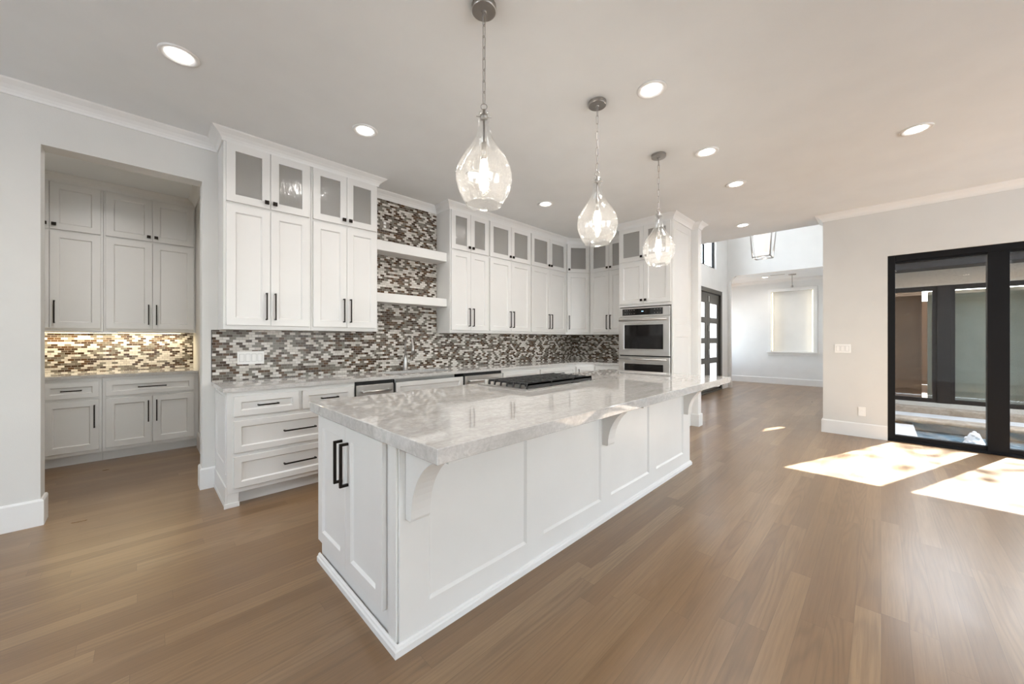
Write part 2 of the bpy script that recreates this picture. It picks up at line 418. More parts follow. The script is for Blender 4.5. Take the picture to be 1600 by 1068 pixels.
CROWN = [(0, 2.915), (.010, 2.915), (.013, 2.930), (.022, 2.948), (.040, 2.968), (.062, 2.982), (.074, 2.990), (.080, 2.9995), (0, 2.9995)]
YU, XU = 3.82, 5.47   # fronts of the wall cabinets
struct('trim_1', M_TRIM, fn=lambda bm: sweep(bm, [(-3.65, YS), (.468, YS), (.468, YU), (1.778, YU), (1.778, YS), (2.717, YS), (2.717, YU), (5.12, YU), (XU, 3.56), (XU, 2.805),
    (5.09, 2.805), (5.09, 2.005), (XO, 2.005), (XO, 1.91), (XO+.13, 1.91), (XO+.13, YD), (XT, YD)], CROWN))
struct('trim_2', M_TRIM, fn=lambda bm: sweep(bm, [(XT, YF), (XW, YF), (XW, -4.65)], CROWN))
struct('trim_3', M_TRIM, fn=lambda bm: sweep(bm, [(-1.55, 6.06), (.47, 6.06), (.47, YS+.155)], CROWN))
struct('trim_4', M_TRIM, fn=lambda bm: sweep(bm, [(XH+.15, 3.9), (XN, 3.9), (XN, YF)], CROWN))
def bracket(bm):
    pts = [(2.86, 2.965), (2.86, 2.83), (2.845, 2.84), (2.83, 2.87), (2.80, 2.92), (2.76, 2.945), (2.74, 2.965)]
    prism_yz(bm, pts, XH, XH+.15)
struct('trim_5', M_WHITE, fn=bracket)
BASEP = [(0, 0), (.016, 0), (.016, .168), (.010, .18), (0, .18)]
struct('baseboard_left', M_TRIM, fn=lambda bm: sweep(bm, [(-3.65, YS), (-.50, YS), (-.50, YS+.155)], BASEP))
struct('baseboard_pantry', M_TRIM, fn=lambda bm: (sweep(bm, [(.36, YS+.155), (.36, YS), (.448, YS)], BASEP), sweep(bm, [(.47, 5.77), (.47, YS+.155)], BASEP)))
struct('baseboard_oven', M_TRIM, fn=lambda bm: sweep(bm, [(XO, 2.003), (XO, 1.91), (XO+.13, 1.91), (XO+.13, YD), (DX0-.06, YD)], BASEP))
struct('baseboard_entry', M_TRIM, fn=lambda bm: sweep(bm, [(DX1+.06, YD), (XH, YD), (XH, 2.86), (XH+.15, 2.86)], BASEP))
struct('baseboard_right', M_TRIM, fn=lambda bm: sweep(bm, [(XH, YF), (XW, YF), (XW, DW0)], BASEP))
struct('baseboard_dining', M_TRIM, fn=lambda bm: sweep(bm, [(XN, 3.9), (XN, YF)], BASEP))
# niche surround
def niche(bm):
    x0, x1 = XN-.018, XN
    box(bm, x0, x1, NY1, NY1+.075, NZ0, NZ1+.085); box(bm, x0, x1, NY0-.075, NY0, NZ0, NZ1+.085); box(bm, x0, x1, NY0, NY1, NZ1, NZ1+.085)
    box(bm, x0-.05, x1, NY0-.10, NY1+.10, NZ0-.035, NZ0); box(bm, x0, x1, NY0-.075, NY1+.075, NZ0-.11, NZ0-.035)
struct('trim_6', M_TRIM, fn=niche, bevel=.003)
for nm, y in (('left', NY1-.03), ('right', NY0+.03)):
    o = struct('light_strip', M_LED, [(XN+.02, XN+.035, y-.006, y+.006, NZ0+.02, NZ1-.02)])
    del o['kind']
    tag(o, f'warm light strip down the {nm} edge of the far wall niche', 'light strip', 'niche light strips')

# ------------------------------------------------------------------ sliding glass door
w1 = bpy.data.objects.new('window_1', None); COL.objects.link(w1); w1['kind'] = 'structure'
w1.location = (XW, 0, 0)
def wframe(bm):
    x0, x1 = .02, .13
    box(bm, x0, x1, DW0-.068, DW0, 0.001, DWZ); box(bm, x0, x1, DW1, DW1+.068, .001, DWZ)
    box(bm, x0, x1, DW1+.068, DW0-.068, DWZ-.075, DWZ); box(bm, x0, x1, DW1+.068, DW0-.068, .001, .03)
part('outer_frame', M_BLACKF, w1, wframe, .003)
ys = [-.125, -.846, -.998, -1.719, -1.871, -2.592, -2.744, -3.49]
for i in range(4):
    a, b = ys[2*i], ys[2*i+1]
    def sash(bm, a=a, b=b, i=i):
        x0, x1 = .04, .11
        box(bm, x0, x1, b, a, .03, .075); box(bm, x0, x1, b, a, DWZ-.10, DWZ-.075)
        if i < 3:
            box(bm, x0-.02, x1+.02, b-.152, b, .03, DWZ-.075)
    part('sash', M_BLACKF, w1, sash, .003)
    part('glass_pane', M_TINT, w1, lambda bm, a=a, b=b: box(bm, .07, .078, b+.001, a-.001, .076, DWZ-.101))
struct('trim_7', M_BLACKF, [(XW-.004, XW+.02, DW1, DW0, 0, .012)])
# slim side window of the foyer, then unseen windows added to let in daylight
def simple_window(name, x0, x1, y0, y1, z0, z1, axis, divs=1):
    r = bpy.data.objects.new(name, None); COL.objects.link(r); r['kind'] = 'structure'; r.location = (x0, y0, z0)
    w, d, h = x1-x0, y1-y0, z1-z0; t = min(.045, .2*max(w if axis == 'x' else d, .1))
    def fr(bm):
        L = w if axis == 'x' else d
        def bb(a0, a1, h0, h1):
            if axis == 'x': box(bm, a0, a1, d*.3, d*.7, h0, h1)
            else: box(bm, w*.3, w*.7, a0, a1, h0, h1)
        bb(0, t, 0, h); bb(L-t, L, 0, h); bb(t, L-t, 0, t); bb(t, L-t, h-t, h)
        for k in range(1, divs): bb(L*k/divs-t*.6, L*k/divs+t*.6, t, h-t)
    part('window_frame', M_BLACKF, r, fr)
    if axis == 'x': part('glass_pane', M_PANE, r, lambda bm: box(bm, t, w-t, d*.48, d*.52, t, h-t))
    else: part('glass_pane', M_PANE, r, lambda bm: box(bm, w*.48, w*.52, t, d-t, t, h-t))
    return r
simple_window('window_2', CX0, CX1, YD+.02, YD+.12, CZ0, CZ1, 'x', 2)
simple_window('window_3', 7.70, 8.46, YF-.145, YF, .55, 2.1, 'x')
simple_window('added_window_4', 7.4, 8.4, YF-.145, YF, 4.2, 5.3, 'x', 2)  # unseen high window, added to bring sky light into the foyer
simple_window('added_window_5', -1.6, .8, -4.8, -4.65, .4, 2.6, 'x', 3)  # unseen, added for daylight from behind the camera
simple_window('added_window_6', -3.8, -3.65, 1.0, 2.9, .8, 2.7, 'y', 2)  # unseen, added for daylight on the island end
simple_window('added_window_8', 1.8, 6.5, -4.8, -4.65, .4, 2.6, 'x', 5)  # unseen, added to brighten the right side of the floor
simple_window('added_window_7', 11.5, 12.7, 3.9, 4.05, .8, 2.5, 'x', 2)  # unseen, added for soft daylight in the far room

# ------------------------------------------------------------------ front door
d1 = bpy.data.objects.new('door_1', None); COL.objects.link(d1); d1['kind'] = 'structure'; d1.location = (0, YD, 0)
part('door_frame', M_DOOR, d1, lambda bm: (box(bm, DX0, DX0+.11, -.012, .13, 0, DZ), box(bm, DX1-.11, DX1, -.012, .13, 0, DZ), box(bm, DX0+.11, DX1-.11, -.012, .13, DZ-.10, DZ),
    box(bm, DX0+.11, DX1-.11, -.01, .13, 0, .03)), .004)
XM = 9.62
LZ = [(.34, .70), (.835, 1.19), (1.32, 1.68), (1.815, 2.165)]
for k, (a, b, l0, l1) in enumerate(((DX0+.113, XM-.003, 8.90, 9.46), (XM+.003, DX1-.113, 9.79, 10.36))):
    def leaf(bm, a=a, b=b, l0=l0, l1=l1):
        y0, y1 = .035, .085
        box(bm, a, l0, y0, y1, .034, DZ-.105); box(bm, l1, b, y0, y1, .034, DZ-.105)
        zs = [.034] + [z for p in LZ for z in p] + [DZ-.105]
        for i in range(0, len(zs), 2): box(bm, l0, l1, y0, y1, zs[i], zs[i+1])
    lf = part('door_leaf', M_DOOR, d1, leaf, .003)
    for z0, z1 in LZ: part('frosted_lite', M_LITE, lf, lambda bm, z0=z0, z1=z1: box(bm, l0+.001, l1-.001, .055, .065, z0+.001, z1-.001))
    if k == 1:
        for z in (2.26, 1.55, .98):
            part('hinge', M_CHROME, lf, lambda bm, z=z: box(bm, a+.01, a+.055, .015, .034, z-.07, z+.07), .002)

# ------------------------------------------------------------------ cabinets
def handle(parent, x, z, L, yf, horiz=False, out=.032, s=.0055):
    def f(bm):
        if horiz:
            box(bm, x-L/2, x+L/2, yf-out-s, yf-out+s, z-s, z+s)
            for q in (x-L/2+s, x+L/2-s): box(bm, q-s, q+s, yf-out+s, yf, z-s, z+s)
        else:
            box(bm, x-s, x+s, yf-out-s, yf-out+s, z-L/2, z+L/2)
            for q in (z-L/2+s, z+L/2-s): box(bm, x-s, x+s, yf-out+s, yf, q-s, q+s)
    return part('handle', M_BLACK, parent, f, .001)
def knob(parent, x, z, yf):
    return part('knob', M_BLACK, parent, lambda bm: (box(bm, x-.006, x+.006, yf-.014, yf, z-.006, z+.006), box(bm, x-.016, x+.016, yf-.027, yf-.014, z-.016, z+.016)), .0015)
DT = .020   # door thickness
def door(root, x0, x1, z0, z1, hw=None, rail=.062, nm='door', glassy=False):
    o = part(nm, M_CAB, root, lambda bm: shaker(bm, x0, x1, z0, z1, -DT-.001, DT, rail, open_=glassy))
    if glassy:
        part('glass_pane', M_RAIN, o, lambda bm: box(bm, x0+rail+.0005, x1-rail-.0005, -.011, -.007, z0+rail+.0005, z1-rail-.0005))
    if hw:
        if hw[0] == 'v': handle(o, hw[1], hw[2], hw[3], -DT-.001)
        elif hw[0] == 'h': handle(o, hw[1], hw[2], hw[3], -DT-.001, True)
        elif hw[0] == 'k': knob(o, hw[1], hw[2], -DT-.001)
    return o
def pair(root, x0, x1, z0, z1, kind, glassy=False, L=.235):
    xm = (x0+x1)/2; g = .0015
    for s in (-1, 1):
        a, b = (x0, xm-g) if s < 0 else (xm+g, x1)
        if kind == 'knob': hw = ('k', xm + s*.031, z0+.048)
        elif kind == 'low': hw = ('v', xm + s*.033, z0+.05+L/2, L)
        else: hw = ('v', xm + s*.033, z1-.05-L/2, L)
        door(root, a, b, z0, z1, hw, glassy=glassy)
Z0U, ZD0, ZD1, ZG0, ZG1 = 1.367, 1.402, 2.405, 2.427, 2.912
def upper(label, loc, rot, w, depth, group, glassy=True, kinds='pair', x0=None, skip_bottom=None, name='wall_cabinet', e=.016):
    r = thing(name, label, 'cabinet', (*loc, 0), rot, group)
    def car(bm):
        g = .0006; zt = 2.9985
        if not glassy: box(bm, g, w-g, 0, depth-.002, Z0U, zt); return
        c0, c1 = ZG0+.012, ZG1-.012
        box(bm, g, w-g, 0, depth-.002, Z0U, c0); box(bm, g, w-g, 0, depth-.002, c1, zt)
        box(bm, g, .04, 0, depth-.002, c0, c1); box(bm, w-.04, w-g, 0, depth-.002, c0, c1); box(bm, .04, w-.04, depth-.014, depth-.002, c0, c1)
    part('carcass', M_CAB, r, car)
    if kinds == 'pair':
        pair(r, e, w-e, ZD0, ZD1, 'low'); pair(r, e, w-e, ZG0, ZG1, 'knob', glassy)
    else:
        door(r, e, w-e, ZD0, ZD1, ('v', e+.033, ZD0+.17, .235)); door(r, e, w-e, ZG0, ZG1, ('k', e+.031, ZG0+.048), glassy=glassy)
    return r
GU = 'wall cabinets of the kitchen'
upper('white wall cabinet nearest the pantry opening, left of the pair by the shelves', (.468, YU), 0, .657, YS-YU, GU)
upper('white wall cabinet ending at the left ends of the floating shelves', (1.126, YU), 0, .652, YS-YU, GU)
upper('white wall cabinet starting at the right ends of the floating shelves', (2.717, YU), 0, .643, YS-YU, GU)
upper('white wall cabinet second to the right of the floating shelves, behind the cooktop in view', (3.361, YU), 0, .852, YS-YU, GU)
upper('white wall cabinet left of the angled corner cabinet', (4.214, YU), 0, .905, YS-YU, GU)
# angled corner cabinet
def corner_upper():
    a, b = Vector((5.1205, YU)), Vector((XU, 3.5605)); d = (b-a); w = d.length; rot = math.atan2(d.y, d.x)
    r = thing('corner_wall_cabinet', 'narrow angled white wall cabinet set across the kitchen corner', 'cabinet', (a.x, a.y, 0), rot, GU)
    inv = Matrix.Rotation(-rot, 2)
    def loc(p): return tuple(inv @ (Vector(p) - a))
    poly = [loc(p) for p in ((5.1205, YU), (XU, 3.5605), (XO-.002, 3.5605), (XO-.002, YS-.002), (5.1205, YS-.002))]
    def car(bm):
        c0, c1 = ZG0+.012, ZG1-.012
        prism(bm, poly, Z0U, c0); prism(bm, poly, c1, 2.9985)
        box(bm, 0.002, .04, .001, .02, c0, c1); box(bm, w-.04, w-.002, .001, .02, c0, c1)
        back = [loc(p) for p in ((5.1205, YS-.02), (XO-.02, YS-.02), (XO-.02, 3.5605), (XO-.002, 3.5605), (XO-.002, YS-.002), (5.1205, YS-.002))]
        prism(bm, back, c0, c1)
    part('carcass', M_CAB, r, car)
    e = .022
    door(r, e, w-e, ZD0, ZD1, ('v', e+.03, ZD0+.17, .235)); door(r, e, w-e, ZG0, ZG1, ('k', e+.03, ZG0+.048), glassy=True)
corner_upper()
upper('white wall cabinet between the corner and the oven tower', (XU, 3.559), R(-90), 3.559-2.807, XO-XU, GU)

# oven tower
def oven_tower():
    x0, x1 = 5.09, XO-.002; y1, y0 = 2.804, 2.006; w = y1-y0
    r = thing('oven_cabinet', 'tall white cabinet tower holding the steel wall ovens', 'cabinet', (x0, y1, 0), R(-90))
    D = x1-x0
    def car(bm):
        box(bm, 0, w, 0.07, D, 0, .1); box(bm, 0, w, 0, D, .1, .40)
        box(bm, 0, .018, 0, D, .40, 1.76); box(bm, w-.018, w, 0, D, .40, 1.76); box(bm, .018, w-.018, .6, D, .40, 1.76)
        c0, c1 = ZG0+.012, ZG1-.012
        box(bm, 0, w, 0, D, 1.76, c0); box(bm, 0, w, 0, D, c1, 2.9985)
        box(bm, 0, .04, 0, D, c0, c1); box(bm, w-.04, w, 0, D, c0, c1); box(bm, .04, w-.04, .3, D, c0, c1)
    part('carcass', M_CAB, r, car, .001)
    pair(r, .02, w-.02, 1.80, ZD1, 'knob'); pair(r, .02, w-.02, ZG0, ZG1, 'knob', True)
    door(r, .02, w-.02, .13, .385, ('h', w/2, .26, .235), nm='drawer')
    # raised end panel on the side facing the room
    def side(bm):
        sb = bmesh.new(); shaker(sb, .02, D-.02, .12, 1.41, 0, .006, .09, .005, .008); shaker(sb, .02, D-.02, 1.41, 2.90, 0, .006, .09, .005, .008)
        M = Matrix.Translation((w+.006, 0, 0)) @ Matrix.Rotation(R(90), 4, 'Z')
        bmesh.ops.transform(sb, matrix=M, verts=sb.verts)
        me = bpy.data.meshes.new('t'); sb.to_mesh(me); sb.free(); bm.from_mesh(me); bpy.data.meshes.remove(me)
    part('end_panel', M_CAB, r, side)
    # ovens
    o = thing('double_oven', 'stainless double wall oven with black glass doors', 'oven', (x0, y1-.0215, 0), R(-90))
    ow = w-.043
    part('housing', M_STEEL, o, lambda bm: box(bm, .002, ow-.002, .002, .58, .44, 1.742), 0)
    def cp(bm): box(bm, 0, ow, -.026, 0, 1.612, 1.745)
    p = part('control_panel', M_STEEL, o, cp, .003)
    part('control_glass', M_OVENG, p, lambda bm: box(bm, .05, ow-.10, -.028, -.0262, 1.635, 1.728))
    part('display', M_DISPLAY, p, lambda bm: box(bm, ow*.46, ow*.50, -.0292, -.0282, 1.682, 1.692))
    for x in (.09, .125, .16, .195, .23, ow-.22, ow-.18, ow-.14):
        for z in (1.655, 1.705): part('button', M_NICKEL, p, lambda bm: box(bm, x, x+.012, -.0292, -.0282, z, z+.006))
    for z0, z1 in ((1.052, 1.598), (.46, 1.036)):
        dd = part('oven_door', M_STEEL, o, lambda bm: shaker(bm, 0, ow, z0, z1, -.045, .044, .085, .004, .004), .002)
        part('window', M_OVENG, dd, lambda bm: box(bm, .09, ow-.09, -.0435, -.0405, z0+.095, z1-.105), 0)
        part('handle', M_STEEL, dd, lambda bm: (tube(bm, [(.03, -.09, z1-.035), (ow-.03, -.09, z1-.035)], .0125, 14), [box(bm, q-.012, q+.012, -.088, -.044, z1-.046, z1-.024) for q in (.05, ow-.05)]), 0, True)
    part('gap_trim', M_DARK, o, lambda bm: box(bm, .004, ow-.004, -.012, .001, 1.036, 1.052))
oven_tower()

# base cabinets, long wall
YB = 3.51
GB = 'base cabinets of the kitchen'
def base(label, loc, rot, w, depth, group, fronts, name='base_cabinet', foot=False, zt=.8835):
    r = thing(name, label, 'cabinet', (*loc, 0), rot, group)
    def car(bm):
        g = .0006
        box(bm, g, w-g, 0, depth-.002, .105, zt); box(bm, g, w-g, .075, depth-.002, 0, .105)
        if foot:
            box(bm, g, .075, 0, .075, 0, .105)
    part('carcass', M_CAB, r, car, .001)
    for f in fronts:
        if f[0] == 'pair': pair(r, *f[1:5], 'high', L=f[5])
        elif f[0] == 'drawer': door(r, *f[1:5], ('h', (f[1]+f[2])/2, (f[3]+f[4])/2, f[5]), rail=.045, nm='drawer')
        elif f[0] == 'false': door(r, *f[1:5], None, rail=.045, nm='false_front')
        elif f[0] == 'door': door(r, *f[1:5], f[5])
    return r
ZT0, ZT1 = .690, .845
b1 = base('white drawer base cabinet at the near left end of the long counter', (.45, YB), 0, .962, YS-YB, GB,
     [('drawer', .042, .485, ZT0, ZT1, .145), ('drawer', .515, .945, ZT0, ZT1, .145), ('drawer', .042, .945, .412, .655, .245), ('drawer', .042, .945, .142, .382, .245)], foot=True)
def endp(bm):
    sb = bmesh.new(); shaker(sb, .03, YS-YB-.03, .25, .84, 0, .006, .07, .005, .008); box(sb, 0, YS-YB-.004, -.006, .006, 0, .03); box(sb, .0, YS-YB-.004, -.002, .006, .03, .16)
    bmesh.ops.transform(sb, matrix=Matrix.Translation((-.006, YS-YB-.004, 0)) @ Matrix.Rotation(R(-90), 4, 'Z'), verts=sb.verts)
    me = bpy.data.meshes.new('t'); sb.to_mesh(me); sb.free(); bm.from_mesh(me); bpy.data.meshes.remove(me)
part('end_panel', M_CAB, b1, endp)
part('shoe_moulding', M_TRIM, b1, lambda bm: (box(bm, -.018, .078, -.012, -.0005, 0, .035)), .002)
base('white sink base cabinet under the faucet between the two steel appliances', (1.802, YB), 0, .892, YS-YB, GB, [('false', .02, .872, ZT0, ZT1), ('pair', .02, .872, .142, .66, .2)], 'sink_cabinet', zt=.66)
base('white base cabinet right of the second steel appliance', (3.312, YB), 0, .748, YS-YB, GB, [('drawer', .02, .728, ZT0, ZT1, .2), ('pair', .02, .728, .142, .66, .2)])
base('white base cabinet left of the angled corner base', (4.061, YB), 0, .888, YS-YB, GB, [('drawer', .02, .868, ZT0, ZT1, .2), ('pair', .02, .868, .142, .66, .2)])
def corner_base():
    a, b = Vector((4.95, YB)), Vector((5.185, 3.275)); d = b-a; w = d.length; rot = math.atan2(d.y, d.x)
    r = thing('corner_base_cabinet', 'angled white base cabinet under the counter in the kitchen corner', 'cabinet', (a.x, a.y, 0), rot, GB)
    inv = Matrix.Rotation(-rot, 2)
    poly = [tuple(inv @ (Vector(p) - a)) for p in ((4.95, YB), (5.185, 3.275), (XO-.002, 3.275), (XO-.002, YS-.002), (4.95, YS-.002))]
    part('carcass', M_CAB, r, lambda bm: (prism(bm, poly, .105, .8835), box(bm, .05, w-.05, .075, .4, 0, .105)))
    door(r, .025, w-.025, .142, .845, ('v', .06, .73, .15))
corner_base()
base('white base cabinet between the corner base and the oven tower', (5.185, 3.2745), R(-90), 3.2745-2.806, XO-5.185, GB, [('drawer', .02, .448, ZT0, ZT1, .2), ('pair', .02, .448, .142, .66, .2)])
def appliance(label, x0, x1, name, cat, tint=None):
    r = thing(name, label, cat, (x0, YB, 0)); w = x1-x0
    part('housing', M_DARK, r, lambda bm: (box(bm, .001, w-.001, 0.001, .56, .1, .882), box(bm, .01, w-.01, .08, .5, 0, .1)))
    dd = part('front', M_STEEL, r, lambda bm: (box(bm, .006, w-.006, -.024, 0, .13, .845)), .003)
    part('handle', M_STEEL, dd, lambda bm: (tube(bm, [(.05, -.066, .785), (w-.05, -.066, .785)], .011, 12), [box(bm, q-.01, q+.01, -.064, -.023, .775, .795) for q in (.065, w-.065)]), 0, True)
appliance('narrow stainless undercounter appliance left of the sink base', 1.414, 1.800, 'undercounter_appliance', 'appliance')
appliance('wider stainless dishwasher front right of the sink base', 2.696, 3.310, 'dishwasher', 'appliance')

# long counter with the sink
def counter(bm):
    z0, z1 = .884, .914
    sx0, sx1, sy0, sy1 = 1.87, 2.62, 3.61, 3.98; yb = YS-.0015; xb = XO-.0015
    prism(bm, [(.4235, 3.48), (sx0, 3.48), (sx0, yb), (.4235, yb)], z0, z1)
    prism(bm, [(sx0, 3.48), (sx1, 3.48), (sx1, sy0), (sx0, sy0)], z0, z1); prism(bm, [(sx0, sy1), (sx1, sy1), (sx1, yb), (sx0, yb)], z0, z1)
    prism(bm, [(sx1, 3.48), (4.965, 3.48), (5.155, 3.29), (5.155, 2.806), (xb, 2.806), (xb, yb), (sx1, yb)], z0, z1)
bm = bmesh.new(); counter(bm)
tag(mk('countertop', bm, M_QUARTZ), 'long pale quartzite worktop running along the tiled wall and around the corner', 'countertop')
def sinkf(bm):
    x0, x1, y0, y1, t = 1.86, 2.63, 3.60, 3.99, .008; zb, zt = .69, .8835
    box(bm, x0, x1, y0, y1, zb, zb+t); box(bm, x0, x0+t, y0, y1, zb+t, zt); box(bm, x1-t, x1, y0, y1, zb+t, zt); box(bm, x0+t, x1-t, y0, y0+t, zb+t, zt); box(bm, x0+t, x1-t, y1-t, y1, zb+t, zt)
bm = bmesh.new(); sinkf(bm); snk = mk('sink', bm, M_STEEL, bevel=.003)
tag(snk, 'undermount steel sink basin set in the long worktop', 'sink')
part('drain', M_CHROME, snk, lambda bm: lathe(bm, [(0, .701), (.035, .701), (.045, .699), (.045, .698)], 20, 2.24, 3.80))
def faucet():
    r = thing('faucet', 'tall brushed gooseneck faucet standing behind the sink', 'faucet', (2.225, 4.03, .914))
    part('base', M_NICKEL, r, lambda bm: lathe(bm, [(0, 0.0005), (.030, .0005), (.030, .008), (.026, .014), (.024, .10), (.020, .15), (.016, .18), (0, .18)], 24), 0, True)
    pts = [(0, 0, .17), (0, 0, .30)] + [(0, -.085+.085*math.cos(t), .30+.105*math.sin(t)) for t in [math.pi*k/12 for k in range(1, 13)]] + [(0, -.172, .285)]
    part('neck', M_NICKEL, r, lambda bm: tube(bm, pts, .0125, 14), 0, True)
    part('spray_head', M_NICKEL, r, lambda bm: tube(bm, [(0, -.171, .30), (0, -.174, .26), (0, -.178, .20)], [.014, .018, .021], 16), 0, True)
    part('lever', M_NICKEL, r, lambda bm: tube(bm, [(.018, 0, .10), (.055, 0, .105), (.075, 0, .12), (.085, 0, .165)], [.011, .009, .006, .005], 10), 0, True)
faucet()

# tiled backsplash
def tiles(bm):
    t = .007; y1 = YS-.0004; y0 = YS-t
    box(bm, .4245, 1.779, y0, y1, .9145, 1.366); box(bm, 1.779, 2.716, y0, y1, .9145, 2.914); box(bm, 2.716, XO-t, y0, y1, .9145, 1.366)
    box(bm, XO-t, XO-.0004, 2.8065, y1, .9145, 1.366)
bm = bmesh.new(); tiles(bm); tag(mk('tile_backsplash', bm, M_TILE), 'brown grey and white brick mosaic backsplash behind the long kitchen worktop', 'backsplash')
bm = bmesh.new(); box(bm, .421, .4242, YS-.0085, YS-.0004, .9145, 1.366); tag(mk('edge_strip', bm, M_DARK), 'thin dark metal edge strip at the left end of the kitchen tile', 'edge strip')
for z0, z1, lb in ((2.262, 2.372, 'upper of the two thick white floating shelves on the tiled wall'), (1.695, 1.795, 'lower of the two thick white floating shelves, above the faucet')):
    bm = bmesh.new(); box(bm, 1.780, 2.7155, 3.875, YS-.008, z0, z1)
    tag(mk('floating_shelf', bm, M_CAB, bevel=.003), lb, 'shelf', 'floating shelves over the sink')

# switches and outlets
def plate(name, label, loc, rot, w, h, n, kind, group=None, mat=None):
    r = thing(name, label, 'outlet' if kind == 'outlet' else 'switch', loc, rot, group)
    part('plate', mat or M_PLATE, r, lambda bm: box(bm, -w/2, w/2, -.006, 0, -h/2, h/2), .002)
    for k in range(n):
        cx = (k-(n-1)/2)*.046
        if kind == 'switch':
            part('gap_shade', M_ROCKER_SHADE, r, lambda bm: box(bm, cx-.0185, cx+.0185, -.0066, -.0062, -.0355, .0355))  # grey sheet painted as the shadow gap behind the rocker
            part('rocker', M_PLATE, r, lambda bm: box(bm, cx-.016, cx+.016, -.010, -.0067, -.033, .033), .0015)
        else:
            for s in (-1, 1): part('socket', M_PLATE, r, lambda bm: (box(bm, cx-.015, cx+.015, -.0085, -.0062, s*.02-.014, s*.02+.014)), .003)
    return r
plate('light_switch', 'white four-gang light switch plate on the mosaic backsplash', (.705, YS-.0072, 1.115), 0, .205, .117, 4, 'switch')
plate('light_switch', 'white three-gang light switch plate on the wall left of the glass door', (XW-.0002, .37, 1.16), R(-90), .165, .117, 3, 'switch')
plate('wall_outlet', 'white wall outlet low down between the switch plate and the glass door', (XW-.0002, .18, .335), R(-90), .072, .117, 1, 'outlet')
M_TAN = paint('plate_tan', (.22, .19, .16), .5)
plate('wall_outlet', 'brown outlet on the mosaic above the upper floating shelf', (2.0, YS-.0072, 2.62), 0, .117, .072, 1, 'outlet', mat=M_TAN)

# ------------------------------------------------------------------ pantry
GP = 'wall cabinets of the pantry'; YP = 6.06; YPB = 5.78
def pantry():
    for x0, w, lb in ((-.306, .775, 'white pantry wall cabinet with two full door pairs, at the right'), (-1.05, .743, 'white pantry wall cabinet cut off by the left jamb of the opening')):
        upper(lb, (x0, YP), 0, w, 6.39-YP, GP, glassy=False, e=.018 if x0 < -.5 else .0165)
    base('white pantry base cabinet with one wide drawer above two doors', (-.30, YPB), 0, .769, 6.39-YPB, 'base cabinets of the pantry', [('drawer', .023, .733, .685, .845, .23), ('pair', .023, .733, .142, .66, .235)])
    base('white pantry base cabinet with a short drawer above a single door', (-.715, YPB), 0, .414, 6.39-YPB, 'base cabinets of the pantry', [('drawer', .022, .394, .685, .845, .14), ('door', .022, .394, .142, .66, ('v', .362, .49, .235))])
    base('white pantry base cabinet hidden left of the pantry opening', (-1.54, YPB), 0, .824, 6.39-YPB, 'base cabinets of the pantry', [('drawer', .022, .80, .685, .845, .14), ('pair', .022, .80, .142, .66, .235)])
    bm = bmesh.new(); box(bm, -1.548, .4685, 5.75, 6.3885, .884, .914)
    tag(mk('countertop', bm, M_QUARTZ, bevel=.002), 'pale quartzite worktop in the pantry', 'countertop')
    bm = bmesh.new(); box(bm, -1.548, .4685, 6.383, 6.3896, .9145, 1.366)
    tag(mk('tile_backsplash', bm, M_TILE), 'warmly lit mosaic backsplash in the pantry', 'backsplash')
    l = thing('light_strip', 'warm light strip under the pantry wall cabinets', 'light strip', (-.35, 6.30, 1.3655))
    part('housing', M_PLATE, l, lambda bm: box(bm, -.62, .70, -.015, .015, -.010, 0))
    part('diffuser', M_LEDP, l, lambda bm: box(bm, -.61, .69, -.011, .011, -.013, -.0102))
    ld = bpy.data.lights.new('pantry_strip_light', 'AREA'); ld.shape = 'RECTANGLE'; ld.size = 1.3; ld.size_y = .03; ld.energy = 6; ld.color = (1, .84, .56)
    lo = bpy.data.objects.new('pantry_strip_light', ld); COL.objects.link(lo); lo.parent = l; lo.location = (.04, 0, -.02)
    bm = bmesh.new(); box(bm, -.41, -.20, 6.08, 6.14, 1.352, 1.3665)
    tag(mk('power_strip', bm, M_NICKEL, bevel=.003), 'small grey power strip under the pantry wall cabinets', 'power strip')
pantry()

